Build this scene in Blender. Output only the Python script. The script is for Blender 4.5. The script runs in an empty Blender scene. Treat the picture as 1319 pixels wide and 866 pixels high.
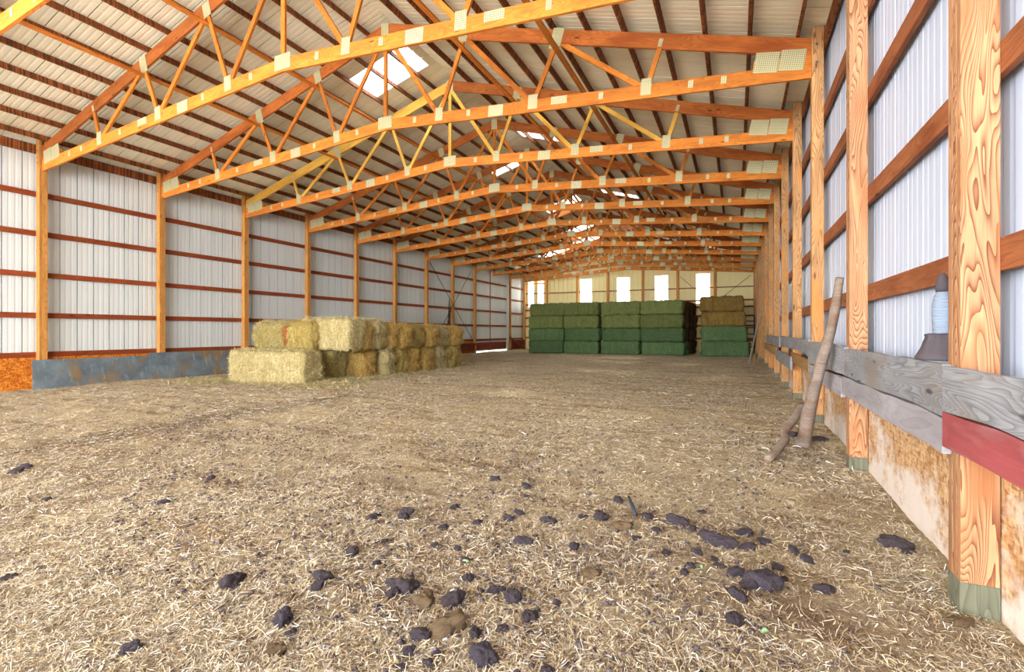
import bpy, bmesh, math, random
import numpy as np
from mathutils import Vector, Matrix, noise
random.seed(7); rng = np.random.default_rng(11)
S = bpy.context.scene; C = S.collection
R = math.radians
# ------------------------------------------------------------------ layout (metres)
A = -13.754          # inner face of the posts on the left wall
B = 0.945            # inner face of the posts on the right wall
BAY = 2.4384         # 8 ft
Y1 = 5.504           # far face of the first left post
CX = (A + B) / 2     # ridge line
HALF = (B - A) / 2
YF, YE = -9.0, 32.5  # open front, end wall
PD = 0.14            # post size
WX = 0.215           # post inner face to siding
XL, XR = A - WX, B + WX
def ztop(w): return 7.44 - 0.29 * abs(w)     # top of the upper chord
def zrow(m): return Y1 + BAY * (m - 2)       # far face of the posts of frame m

# ------------------------------------------------------------------ helpers
def link(o, parent=None):
    C.objects.link(o)
    if parent is not None: o.parent = parent
    return o
def tag(o, label=None, cat=None, group=None, kind=None):
    if label: o['label'] = label
    if cat: o['category'] = cat
    if group: o['group'] = group
    if kind: o['kind'] = kind
    return o
def empty(name, loc=(0, 0, 0), rz=0):
    o = bpy.data.objects.new(name, None); o.empty_display_size = .1
    o.location = loc; o.rotation_euler = (0, 0, rz); C.objects.link(o); return o
def new_mesh(name, verts, faces, mat=None, smooth=False):
    me = bpy.data.meshes.new(name); me.from_pydata([tuple(v) for v in verts], [], faces); me.validate(); me.update()
    if mat: me.materials.append(mat)
    if smooth:
        for p in me.polygons: p.use_smooth = True
    return me
def obj(name, me, parent=None, loc=None, mat=None):
    o = bpy.data.objects.new(name, me)
    if loc is not None: o.location = loc
    if mat is not None and not me.materials: me.materials.append(mat)
    return link(o, parent)
def copy_tree(o, parent=None):
    c = o.copy(); C.objects.link(c); c.parent = parent
    for ch in list(o.children): copy_tree(ch, c)
    return c
ORD = ['first', 'second', 'third', 'fourth', 'fifth', 'sixth', 'seventh', 'eighth', 'ninth', 'tenth', 'eleventh', 'twelfth', 'thirteenth', 'fourteenth']

_cache = {}
def box_mesh(l, t, w, mat, bev=0.003):
    key = (round(l, 3), round(t, 3), round(w, 3), mat.name, bev)
    if key in _cache: return _cache[key]
    bm = bmesh.new(); bmesh.ops.create_cube(bm, size=1)
    bmesh.ops.scale(bm, vec=(l, t, w), verts=bm.verts)
    if bev: bmesh.ops.bevel(bm, geom=bm.edges[:], offset=min(bev, t * .3), segments=1, affect='EDGES')
    me = bpy.data.meshes.new('board'); bm.to_mesh(me); bm.free(); me.materials.append(mat)
    _cache[key] = me; return me
def board(name, p0, p1, width, thick, mat, parent=None, wdir=(0, 0, 1), bev=0.003, rev=False):
    """a board from p0 to p1: local X runs along it, local Z is its wide direction"""
    p0, p1 = Vector(p0), Vector(p1); d = p1 - p0; L = d.length; x = d / L
    z = Vector(wdir); z = (z - z.dot(x) * x).normalized(); y = z.cross(x)
    o = bpy.data.objects.new(name, box_mesh(L, thick, width, mat, bev))
    M = Matrix((x, y, z)).transposed().to_4x4(); M.translation = (p0 + p1) / 2
    o.matrix_basis = M
    return link(o, parent)

def rough_board(name, p0, p1, width, thick, mat, seed, amp=.006, wdir=(0, 0, 1), parent=None):
    """weathered plank with wavy long edges"""
    p0, p1 = Vector(p0), Vector(p1); d = p1 - p0; L = d.length; x = d / L
    z = Vector(wdir); z = (z - z.dot(x) * x).normalized(); y = z.cross(x)
    n = max(8, int(L / .05)); vs = []; fs = []
    for i in range(n + 1):
        u = -L / 2 + L * i / n
        e1 = amp * noise.noise(Vector((u * 2.2, seed, 0))) * 2; e2 = amp * noise.noise(Vector((u * 2.7, seed + 9, 0))) * 2
        yb = .35 * amp * noise.noise(Vector((u * 1.1, seed + 4, 0)))
        ch = .003
        prof = [(-thick/2, -width/2 + e1 + ch), (-thick/2 + ch, -width/2 + e1), (thick/2 - ch, -width/2 + e1), (thick/2, -width/2 + e1 + ch),
                (thick/2, width/2 + e2 - ch), (thick/2 - ch, width/2 + e2), (-thick/2 + ch, width/2 + e2), (-thick/2, width/2 + e2 - ch)]
        vs += [(u, py + yb, pz) for py, pz in prof]
    for i in range(n):
        for k in range(8):
            a = i*8+k; b = i*8+(k+1) % 8; fs.append((a, b, b+8, a+8))
    fs.append(tuple(range(7, -1, -1))); fs.append(tuple(n*8+k for k in range(8)))
    me = new_mesh(name, vs, fs, mat)
    o = bpy.data.objects.new(name, me)
    M = Matrix((x, y, z)).transposed().to_4x4(); M.translation = (p0 + p1) / 2
    o.matrix_basis = M
    return link(o, parent)

# ------------------------------------------------------------------ materials
class NT:
    def __init__(s, name, rough=.7, spec=.3):
        s.m = bpy.data.materials.new(name); s.m.use_nodes = True; s.t = s.m.node_tree
        s.b = s.t.nodes['Principled BSDF']; s.b.inputs['Roughness'].default_value = rough
        s.b.inputs['Specular IOR Level'].default_value = spec
    def n(s, kind, **kw):
        nd = s.t.nodes.new(kind)
        for k, v in kw.items(): setattr(nd, k, v)
        return nd
    def set(s, sock, v):
        if hasattr(v, 'is_linked'): s.t.links.new(v, sock)
        elif v is not None: sock.default_value = v
    def math(s, op, a, b=None, c=None, clamp=False):
        nd = s.n('ShaderNodeMath', operation=op, use_clamp=clamp)
        s.set(nd.inputs[0], a)
        if b is not None: s.set(nd.inputs[1], b)
        if c is not None: s.set(nd.inputs[2], c)
        return nd.outputs[0]
    def coord(s, which='Object'): return s.n('ShaderNodeTexCoord').outputs[which]
    def mapping(s, v, scale=(1, 1, 1), loc=None, rot=(0, 0, 0)):
        nd = s.n('ShaderNodeMapping'); s.set(nd.inputs['Vector'], v); nd.inputs['Scale'].default_value = scale
        nd.inputs['Rotation'].default_value = rot
        if loc is not None: s.set(nd.inputs['Location'], loc)
        return nd.outputs[0]
    def noise(s, v, scale=5, detail=3, rough=.5, dist=0):
        nd = s.n('ShaderNodeTexNoise'); s.set(nd.inputs['Vector'], v); s.set(nd.inputs['Scale'], scale)
        nd.inputs['Detail'].default_value = detail; nd.inputs['Roughness'].default_value = rough; nd.inputs['Distortion'].default_value = dist
        return nd.outputs['Fac']
    def voro(s, v, scale=5, out='Color', feature='F1', rnd=1):
        nd = s.n('ShaderNodeTexVoronoi', feature=feature); s.set(nd.inputs['Vector'], v); nd.inputs['Scale'].default_value = scale
        nd.inputs['Randomness'].default_value = rnd
        return nd.outputs[out]
    def ramp(s, f, stops):
        nd = s.n('ShaderNodeValToRGB'); s.set(nd.inputs[0], f); cr = nd.color_ramp
        while len(cr.elements) < len(stops): cr.elements.new(.5)
        for e, (p, c) in zip(cr.elements, stops):
            e.position = p; e.color = (c[0], c[1], c[2], 1) if hasattr(c, '__len__') else (c, c, c, 1)
        return nd.outputs[0]
    def mix(s, f, a, b, mode='MIX'):
        nd = s.n('ShaderNodeMix', data_type='RGBA', blend_type=mode); s.set(nd.inputs[0], f)
        for k, v in ((6, a), (7, b)): s.set(nd.inputs[k], (v[0], v[1], v[2], 1) if isinstance(v, (tuple, list)) else v)
        return nd.outputs[2]
    def rand(s): return s.n('ShaderNodeObjectInfo').outputs['Random']
    def island(s): return s.n('ShaderNodeNewGeometry').outputs['Random Per Island']
    def sep(s, v):
        nd = s.n('ShaderNodeSeparateXYZ'); s.set(nd.inputs[0], v); return nd.outputs
    def comb(s, x, y, z):
        nd = s.n('ShaderNodeCombineXYZ'); s.set(nd.inputs[0], x); s.set(nd.inputs[1], y); s.set(nd.inputs[2], z); return nd.outputs[0]
    def color(s, c): s.set(s.b.inputs['Base Color'], (c[0], c[1], c[2], 1) if isinstance(c, (tuple, list)) else c); return s
    def bump(s, h, strength=.3, dist=.01):
        nd = s.n('ShaderNodeBump'); nd.inputs['Strength'].default_value = strength; nd.inputs['Distance'].default_value = dist
        s.set(nd.inputs['Height'], h); s.t.links.new(nd.outputs[0], s.b.inputs['Normal']); return s
def lin(r, g, b):
    f = lambda c: ((c/255+.055)/1.055)**2.4 if c/255 > .04045 else c/255/12.92
    return (f(r), f(g), f(b))

def wood(name, light, dark, stain=None, rings=9., grain=.5, knot=1., var=.25, rough=.7, stripes=0, bump=.15, weather=None):
    """board wood; local X runs with the grain; growth rings are contours of a stretched noise field"""
    k = NT(name, rough, .25); oc = k.coord(); r = k.rand()
    off = k.comb(k.math('MULTIPLY', r, 37.), k.math('MULTIPLY', r, 91.), k.math('MULTIPLY', r, 53.))
    v = k.mapping(oc, (.8, 6.5, 6.5), off)
    field = k.noise(v, 1.0, 2.2, .35, .5)
    ring = k.math('FRACT', k.math('MULTIPLY', field, rings * 3))
    ringc = k.math('POWER', ring, 2.2)
    fib = k.noise(k.mapping(oc, (3, 140, 140), off), 1, 3, .6)
    blotch = k.noise(k.mapping(oc, (1.2, 5, 5), off), 1.3, 4, .6)
    f = k.math('ADD', k.math('MULTIPLY', ringc, grain), k.math('MULTIPLY', k.math('SUBTRACT', fib, .35), .7), clamp=True)
    col = k.mix(f, light, dark)
    tone = k.ramp(blotch, [(.3, .72), (.7, 1.25)])
    col = k.mix(.75, col, tone, 'MULTIPLY')
    if stain: col = k.mix(k.ramp(k.noise(k.mapping(oc, (.8, 3, 3), off), 2, 3), [(.52, 0), (.68, .8)]), col, stain)
    if stripes:
        st = k.noise(k.comb(k.math('MULTIPLY', k.sep(oc)[0], 1), 0., k.math('MULTIPLY', r, 9)), stripes, 2, .8)
        col = k.mix(k.ramp(st, [(.44, 0), (.54, .75)]), col, tuple(c * .22 for c in dark))
    kn = k.voro(k.mapping(oc, (1.6, 6, 6), off), 1.0, 'Distance')
    col = k.mix(k.ramp(kn, [(.05, knot * .8), (.11, 0)]), col, tuple(c * .25 for c in dark))
    vr = k.math('ADD', 1 - var / 2, k.math('MULTIPLY', r, var))
    hs = k.n('ShaderNodeHueSaturation'); k.set(hs.inputs['Color'], col); k.set(hs.inputs['Value'], vr)
    k.color(hs.outputs[0]); k.bump(k.math('ADD', fib, k.math('MULTIPLY', ring, .6)), bump, .004)
    return k.m

M = {}
M['truss'] = wood('orange_truss_lumber', lin(222, 140, 56), lin(174, 90, 32), rings=6, grain=.6, var=.35, stain=lin(182, 104, 42))
M['chord'] = wood('red_orange_chord_lumber', lin(190, 112, 52), lin(140, 66, 28), rings=6, grain=.6, var=.35, stain=lin(150, 74, 34))
M['yellow'] = wood('fresh_yellow_lumber', lin(236, 190, 88), lin(205, 142, 48), rings=4, grain=.4, var=.1)
M['purlin'] = wood('red_brown_purlin', lin(168, 102, 58), lin(112, 58, 30), rings=4, grain=.4, var=.25, stripes=34.)
M['girt'] = wood('red_brown_girt', lin(150, 72, 38), lin(105, 42, 20), rings=4, grain=.4, var=.25, stain=lin(140, 80, 40))
M['girt_r'] = wood('brown_girt', lin(158, 98, 62), lin(108, 56, 32), rings=4, grain=.5, var=.2, stain=lin(120, 62, 32))
M['post_l'] = wood('golden_post_lumber', lin(206, 150, 80), lin(158, 96, 42), rings=6, grain=.6, var=.2)
M['post_r'] = wood('pale_pine_post', lin(196, 154, 116), lin(122, 70, 44), rings=12, grain=.95, var=.12, bump=.3, stain=lin(168, 112, 74))
M['post_r2'] = wood('warm_lit_pine_post', lin(198, 156, 108), lin(134, 84, 50), rings=8, grain=.8, var=.15, bump=.25, stain=lin(205, 138, 70))  # farther posts: warmer light down the wall put into a honey wood tone
M['treated'] = wood('green_treated_lumber', lin(116, 118, 100), lin(70, 74, 64), rings=5, grain=.5, var=.2, knot=.3)
M['gray'] = wood('weathered_grey_plank', lin(158, 162, 170), lin(92, 94, 104), stain=lin(136, 128, 120), rings=12, grain=.6, var=.25, bump=.5)
M['gray2'] = wood('pale_grey_plank', lin(162, 160, 168), lin(120, 116, 126), rings=3, grain=.3, var=.15, bump=.25, knot=.2)
M['tanplank'] = wood('yellowed_plank', lin(176, 140, 90), lin(130, 96, 56), rings=5, grain=.5, bump=.3)
M['redboard'] = wood('faded_red_painted_board', lin(166, 84, 88), lin(128, 56, 62), stain=lin(182, 132, 136), rings=2, grain=.2, var=.1, knot=.15, bump=.2)
M['kick'] = wood('dark_red_brown_kickboard', lin(125, 52, 34), lin(80, 28, 18), rings=3, grain=.4)
M['bark'] = wood('weathered_log_wood', lin(152, 138, 128), lin(104, 90, 82), stain=lin(130, 98, 78), rings=5, grain=.5, bump=.7, knot=.6)

def steel(name, base, rough=.45, dirt=.12):
    k = NT(name, rough, .4); oc = k.coord()
    n1 = k.noise(oc, .7, 4, .6); n2 = k.noise(k.mapping(oc, (1, 1, .12)), 6, 3, .6)
    col = k.mix(k.ramp(n2, [(.4, 0), (.75, dirt)]), base, tuple(c * .55 for c in base))
    col = k.mix(k.ramp(n1, [(.35, .0), (.8, dirt)]), col, tuple(c * .7 for c in base))
    k.color(col); k.b.inputs['Metallic'].default_value = .0
    return k.m
M['wall_steel'] = steel('white_painted_steel', lin(222, 230, 232), .4, .06)
M['wall_steel_r'] = steel('sky_tinted_white_steel', lin(200, 214, 240), .4, .05)  # blue of the sky light put into the white wall colour
M['end_steel'] = steel('glow_tinted_cream_steel', lin(238, 226, 164), .45, .1)  # cream steel yellowed further to carry the glow at the far end
M['roof_steel'] = steel('white_painted_roof_steel', lin(249, 246, 224), .45, .05)  # creamy warmth of bounced light mixed into the white

def plate():
    k = NT('galvanised_nail_plate', .45, .5); oc = k.coord(); x, y, z = k.sep(oc)[0], k.sep(oc)[1], k.sep(oc)[2]
    fx = k.math('SUBTRACT', k.math('FRACT', k.math('MULTIPLY', x, 38.)), .5); fz = k.math('SUBTRACT', k.math('FRACT', k.math('MULTIPLY', z, 38.)), .5)
    d = k.math('ADD', k.math('MULTIPLY', fx, fx), k.math('MULTIPLY', fz, fz))
    col = k.mix(k.ramp(d, [(.06, 1), (.085, 0)]), lin(216, 212, 172), lin(66, 58, 36))
    col = k.mix(k.ramp(k.noise(oc, 6, 3), [(.4, 0), (.7, .3)]), col, lin(176, 170, 118))
    k.color(col); k.b.inputs['Metallic'].default_value = .15
    return k.m
M['plate'] = plate()

def osb(name, c1, c2, c3, white=0.):
    k = NT(name, .8, .2); oc = k.coord()
    d = k.noise(oc, 6, 3, .6, 0)
    f1 = k.voro(k.mapping(oc, (24, 24, 60), rot=(.4, 0, .3)), 1.); f2 = k.voro(k.mapping(oc, (52, 52, 22), rot=(-.5, 0, .2)), 1.)
    g1 = k.sep(f1)[0]; g2 = k.sep(f2)[1]
    f = k.math('ADD', k.math('MULTIPLY', g1, .5), k.math('MULTIPLY', g2, .5))
    col = k.ramp(f, [(.15, c2), (.5, c1), (.85, c3)])
    col = k.mix(k.ramp(d, [(.45, 0), (.65, .5)]), col, c2)
    if white:
        z = k.sep(k.coord('Object'))[2]
        w = k.math('ADD', k.noise(k.mapping(oc, (1, 2.2, 1.2)), 2.4, 5, .65), k.math('MULTIPLY', z, -.42))
        col = k.mix(k.ramp(w, [(.45, 0), (.62, white)]), col, lin(222, 216, 212))
    k.color(col); k.bump(g1, .25, .004); return k.m
M['osb_r'] = osb('dusty_osb', lin(200, 162, 118), lin(158, 110, 68), lin(216, 188, 150), .85)
M['osb_l'] = osb('orange_osb', lin(206, 122, 38), lin(160, 76, 18), lin(230, 160, 72), 0)

def mat_sheet():
    k = NT('blue_grey_plastic_sheet', .5, .4); oc = k.coord()
    col = k.mix(k.ramp(k.noise(oc, 2.2, 5, .6), [(.35, 0), (.65, 1)]), lin(118, 134, 146), lin(82, 96, 108))
    col = k.mix(k.ramp(k.noise(k.mapping(oc, (1, 1, .5), (3, 1, 0)), 1.6, 5, .7), [(.48, 0), (.62, .8)]), col, lin(140, 112, 62))
    col = k.mix(k.ramp(k.noise(k.mapping(oc, (3, 3, .6), (7, 2, 0)), 3, 4, .7), [(.56, 0), (.7, .5)]), col, lin(165, 178, 176))
    k.color(col); return k.m
M['sheet'] = mat_sheet()

def straw_mat(name, cols, rough=.75):
    k = NT(name, rough, .25); r = k.island()
    k.color(k.ramp(r, [(i / (len(cols) - 1), c) for i, c in enumerate(cols)]))
    return k.m
M['straw'] = straw_mat('dry_straw_strands', [lin(94, 78, 72), lin(192, 172, 138), lin(222, 208, 176), lin(132, 112, 92), lin(242, 236, 222), lin(166, 136, 98), lin(210, 196, 162), lin(100, 84, 78), lin(250, 247, 240), lin(196, 178, 140)])
M['hay_pale'] = straw_mat('pale_hay_strands', [lin(110, 92, 54), lin(206, 192, 138), lin(226, 214, 164), lin(160, 146, 94), lin(240, 232, 196), lin(140, 120, 74), lin(214, 206, 150)])
M['hay_gold'] = straw_mat('golden_hay_strands', [lin(92, 66, 30), lin(196, 160, 86), lin(220, 190, 112), lin(150, 116, 56), lin(234, 216, 154), lin(118, 88, 42)])

def bale_mat(name, c1, c2, c3, dark, axis='z', tone=None):
    k = NT(name, .9, .1); oc = k.coord(); r = k.rand()
    off = k.comb(k.math('MULTIPLY', r, 17.), k.math('MULTIPLY', r, 31.), 0.)
    f = k.noise(k.mapping(oc, (24, 24, 5), off), 1, 5, .75)
    g = k.noise(k.mapping(oc, (60, 60, 30), off), 1, 3, .7)
    fl = k.noise(k.mapping(oc, (5, 5, .5), off), 1, 3, .6)
    col = k.ramp(f, [(.3, c2), (.5, c1), (.72, c3)])
    col = k.mix(k.ramp(g, [(.36, .75), (.5, 0)]), col, dark)
    col = k.mix(k.ramp(fl, [(.35, .6), (.55, 0)]), col, c2)
    hs = k.n('ShaderNodeHueSaturation'); k.set(hs.inputs['Color'], col)
    k.set(hs.inputs['Value'], k.math('ADD', .85, k.math('MULTIPLY', r, .3)))
    k.color(hs.outputs[0]); k.bump(k.math('ADD', k.math('MULTIPLY', f, 1.), g), .8, .03); return k.m
M['bale_pale'] = bale_mat('pale_straw_bale', lin(206, 192, 142), lin(172, 154, 104), lin(228, 218, 176), lin(112, 92, 54))
M['bale_gold'] = bale_mat('golden_straw_bale', lin(204, 172, 100), lin(156, 120, 58), lin(226, 200, 132), lin(92, 66, 28))
M['bale_olive'] = bale_mat('olive_hay_bale', lin(192, 176, 108), lin(148, 130, 70), lin(216, 204, 142), lin(92, 76, 36))
M['green_top'] = bale_mat('olive_green_alfalfa_bale', lin(124, 136, 82), lin(98, 112, 64), lin(150, 158, 100), lin(56, 68, 40))
M['green_low'] = bale_mat('deep_green_alfalfa_bale', lin(98, 126, 84), lin(78, 106, 72), lin(124, 146, 100), lin(38, 60, 46))
M['brown_bale'] = bale_mat('brown_grass_bale', lin(142, 118, 64), lin(112, 90, 46), lin(166, 142, 82), lin(72, 54, 28))
M['dark_bale'] = bale_mat('dull_brown_bale', lin(86, 68, 42), lin(58, 44, 28), lin(110, 88, 52), lin(32, 24, 16))

def floor_mat():
    k = NT('straw_littered_earth', .95, .1); oc = k.coord()
    n1 = k.noise(oc, .35, 5, .6); n2 = k.noise(k.mapping(oc, (1, 1, 1), (5, 3, 0)), 1.7, 6, .7)
    n3 = k.noise(oc, 38, 5, .8); n4 = k.noise(k.mapping(oc, (9, 40, 9), rot=(0, 0, .5)), 3.5, 4, .75); n5 = k.noise(k.mapping(oc, (40, 9, 9), rot=(0, 0, .9)), 3.5, 4, .75)
    col = k.ramp(n4, [(.36, lin(140, 118, 90)), (.48, lin(222, 202, 156)), (.62, lin(250, 240, 208))])
    col = k.mix(.5, col, k.ramp(n5, [(.36, lin(136, 114, 90)), (.48, lin(220, 198, 152)), (.62, lin(250, 242, 214))]))
    col = k.mix(k.ramp(n3, [(.36, .9), (.44, 0)]), col, lin(84, 70, 66))
    col = k.mix(k.ramp(n2, [(.5, 0), (.66, .45)]), col, lin(186, 166, 136))
    col = k.mix(k.ramp(n1, [(.45, 0), (.7, .45)]), col, lin(232, 214, 170))
    # darker, greyer base near the open front paints in shade between the straws
    y = k.sep(oc)[1]
    g = k.math('MULTIPLY', k.ramp(k.math('DIVIDE', y, 10.), [(.2, 1.), (.6, 0)]), k.ramp(n2, [(.35, .25), (.6, .8)]))
    col = k.mix(g, col, lin(128, 112, 108))
    # long streaks across the barn left by a loader
    x = k.sep(oc)[0]; wob = k.math('MULTIPLY', k.math('SUBTRACT', k.noise(oc, .8, 4, .7), .5), 1.7)
    rut = k.math('ABSOLUTE', k.math('ADD', k.math('ADD', x, 6.85), wob))
    col = k.mix(k.math('MULTIPLY', k.ramp(rut, [(.08, .8), (.5, 0)]), k.ramp(k.math('DIVIDE', y, 10.), [(.6, 1), (.85, 0)])), col, lin(98, 78, 70))
    s = k.noise(k.mapping(oc, (.35, 2.6, 1), rot=(0, 0, -.12)), 1.3, 5, .7)
    col = k.mix(k.ramp(s, [(.48, 0), (.62, .7)]), col, lin(132, 100, 70))
    k.color(col); k.bump(k.math('ADD', k.math('ADD', n3, n4), n5), .9, .02); return k.m
M['floor'] = floor_mat()
def clod_mat():
    k = NT('dried_manure', .85, .25); oc = k.coord(); r = k.rand()
    f = k.noise(oc, 30, 5, .7)
    c = k.ramp(f, [(.34, lin(52, 46, 54)), (.52, lin(96, 88, 102)), (.68, lin(158, 152, 168))])  # palest bluish stop paints highlights into the clod colour
    k.color(k.mix(k.math('MULTIPLY', r, .3), c, lin(96, 76, 60))); k.bump(f, 1., .025); return k.m
M['clod'] = clod_mat()
def brown_clod():
    k = NT('brown_straw_manure', .95, .1); oc = k.coord(); f = k.noise(oc, 45, 5, .8)
    k.color(k.ramp(f, [(.3, lin(92, 74, 58)), (.55, lin(136, 116, 92)), (.75, lin(176, 156, 126))])); k.bump(f, 1, .01); return k.m
M['clod_b'] = brown_clod()
def flat(name, c, rough=.6, metal=0, **kw):
    k = NT(name, rough); oc = k.coord(); n = k.noise(oc, 14, 4, .6)
    k.color(k.mix(k.ramp(n, [(.35, 0), (.7, .45)]), c, tuple(x * .6 for x in c))); k.b.inputs['Metallic'].default_value = metal
    return k.m
M['bolt'] = flat('bolt_steel', lin(150, 140, 120), .4, .8)
M['rubber'] = flat('grey_rubber', lin(84, 78, 86), .75)
M['wire'] = flat('rusty_wire', lin(70, 54, 44), .6, .3)
M['pipe'] = flat('white_metal_pipe', lin(206, 206, 200), .4)
M['leaf'] = flat('green_leaf', lin(150, 190, 140), .6)
M['dirt'] = flat('sunlit_yard_dirt', lin(214, 200, 176), .95)
M['gate'] = flat('dark_blue_gate_steel', lin(60, 66, 84), .5, .3)
M['orange_stain'] = bale_mat('rust_orange_hay', lin(158, 90, 56), lin(122, 64, 38), lin(176, 116, 76), lin(84, 46, 28))
def pane_mat(name='translucent_panel', tr=.14):
    m = bpy.data.materials.new(name); m.use_nodes = True; t = m.node_tree; t.nodes.clear()
    o = t.nodes.new('ShaderNodeOutputMaterial'); mx = t.nodes.new('ShaderNodeMixShader')
    a = t.nodes.new('ShaderNodeBsdfTranslucent'); b = t.nodes.new('ShaderNodeBsdfTransparent')
    a.inputs[0].default_value = (.95, .95, .9, 1); b.inputs[0].default_value = (1, 1, .98, 1)
    mx.inputs[0].default_value = 1 - tr
    t.links.new(a.outputs[0], mx.inputs[2]); t.links.new(b.outputs[0], mx.inputs[1]); t.links.new(mx.outputs[0], o.inputs[0]); return m
M['pane'] = pane_mat()
def clear():
    k = NT('clear_ribbed_plastic', .12, .5); k.color((.50, .62, .78)); k.b.inputs['Transmission Weight'].default_value = .6; k.b.inputs['IOR'].default_value = 1.25
    z = k.sep(k.coord())[2]; k.bump(k.math('SINE', k.math('MULTIPLY', z, 420.)), .5, .004); return k.m
M['clear'] = clear()

# ------------------------------------------------------------------ ground relief
def nz(x, y, s, o): return noise.noise(Vector((x * s + o, y * s - o, o * .37)))
def ground(x, y):
    h = .035 * nz(x, y, .35, 2) + .018 * nz(x, y, 1.1, 9)
    h += -.075 * math.exp(-((x - 1.1) ** 2) / 1.2 - ((y - 2.6) ** 2) / 5.0)
    if y < 14:
        f = 1 if y < 9 else (14 - y) / 5
        h += f * (.016 * nz(x, y, 3.2, 4) + .010 * nz(x, y, 9, 7) + .006 * nz(x, y, 24, 1))
    return h
def axis_pts(a, b, f):
    out = [a]
    while out[-1] < b: out.append(min(b, out[-1] + f(out[-1])))
    return out
ys = axis_pts(YF, YE + .3, lambda y: .5 if y < 0 else .12 if y < 1.2 else (.03 if y < 4 else .03 + (y - 4) * .02))
xs = axis_pts(XL, XR, lambda x: .03 + max(0, (-x - 3)) * .012)
verts = [(x, y, ground(x, y)) for y in ys for x in xs]; nx = len(xs)
faces = [(j*nx+i, j*nx+i+1, (j+1)*nx+i+1, (j+1)*nx+i) for j in range(len(ys)-1) for i in range(nx-1)]
tag(obj('floor', new_mesh('floor', verts, faces, M['floor'], True)), kind='structure')
# the yard outside, seen only through gaps and bouncing the sun into the barn
vs = [(-60, -60, -.2), (60, -60, -.2), (60, 90, -.2), (-60, 90, -.2)]
tag(obj('ground', new_mesh('ground', vs, [(0, 1, 2, 3)], M['dirt'])), kind='structure')

# ------------------------------------------------------------------ corrugated steel shell
RIB = .3225
def profile(t0, t1):
    """(t, offset) points of the sheet: one deep rib and three shallow ones in every panel width"""
    pts = []; k0 = math.floor(t0 / RIB) - 1; k1 = math.ceil(t1 / RIB) + 1
    for k in range(k0, k1):
        c = k * RIB
        pts += [(c - .012, 0), (c - .010, .042), (c + .010, .042), (c + .012, 0)]
        for q in (.33, .67):
            m = c + RIB * q; pts += [(m - .026, 0), (m - .008, .003), (m + .008, .003), (m + .026, 0)]
    pts = [p for p in pts if t0 < p[0] < t1]
    return [(t0, 0)] + pts + [(t1, 0)]
def sheet(name, t0, t1, fn, spans, mat):
    """fn(t, off, s) -> point; spans(t) -> [(s0, s1)...] pieces of the sheet at t"""
    vs = []; fs = []; pr = profile(t0, t1)
    for (ta, oa), (tb, ob) in zip(pr[:-1], pr[1:]):
        for s0a, s1a, s0b, s1b in spans((ta + tb) / 2, ta, tb):
            b = len(vs); vs += [fn(ta, oa, s0a), fn(tb, ob, s0b), fn(tb, ob, s1b), fn(ta, oa, s1a)]; fs.append((b, b+1, b+2, b+3))
    return new_mesh(name, vs, fs, mat)
ROOFZ = lambda w: ztop(w) + .15 / math.cos(math.atan(.29))
eaveR, eaveL = ROOFZ(XR - CX), ROOFZ(XL - CX)
# side walls; the left one stops above the ground under the sliding door
def span_left(t, ta, tb):
    z0 = .06 if 23.5 < t < 29.8 else -.2
    return [(z0, eaveL, z0, eaveL)]
tag(obj('wall_left', sheet('wall_left', YF, YE, lambda t, o, s: (XL - o, t, s), span_left, M['wall_steel'])), kind='structure')
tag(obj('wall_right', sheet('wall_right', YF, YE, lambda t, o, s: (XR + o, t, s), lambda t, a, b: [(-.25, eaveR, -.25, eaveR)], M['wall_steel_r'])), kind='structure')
# roof, with translucent skylight panels near the ridge
SKY = [(8.85, 9.75, 'L', .2, 1.75), (15.5, 16.4, 'L', .75, 1.85), (13.4, 14.3, 'R', .15, 1.6), (21.6, 22.6, 'L', .3, 1.9), (20.2, 21.1, 'R', 1.2, 2.7),
       (26.6, 27.5, 'L', .9, 2.6), (26.2, 27.1, 'R', .2, 1.4), (29.2, 30.4, 'L', 1.4, 5.2)]
def snap(t): return round(t / RIB) * RIB + .012
SKY = [(snap(a), snap(a) + RIB * max(2, round((b - a) / RIB)) - .024, s, w0, w1) for a, b, s, w0, w1 in SKY]
def roof_span(side):
    W = (XR - CX) + .12
    def f(t, ta, tb):
        for a, b, s, w0, w1 in SKY:
            if s == side and a - .001 < t < b + .001: return [(0, w0, 0, w0), (w1, W, w1, W)]
        return [(0, W, 0, W)]
    return f
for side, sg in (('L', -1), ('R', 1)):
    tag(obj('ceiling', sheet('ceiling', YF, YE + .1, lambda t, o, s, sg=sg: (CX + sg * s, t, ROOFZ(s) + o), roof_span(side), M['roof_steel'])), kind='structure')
wn = 0
for a, b, s, w0, w1 in SKY:
    wn += 1; sg = -1 if s == 'L' else 1
    me = sheet('skylight', a, b, lambda t, o, q, sg=sg: (CX + sg * q, t, ROOFZ(q) + o + .002), lambda t, ta, tb, w0=w0, w1=w1: [(w0 - .03, w1 + .03, w0 - .03, w1 + .03)], M['pane'])
    tag(obj('window_%d' % wn, me), kind='structure')
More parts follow.
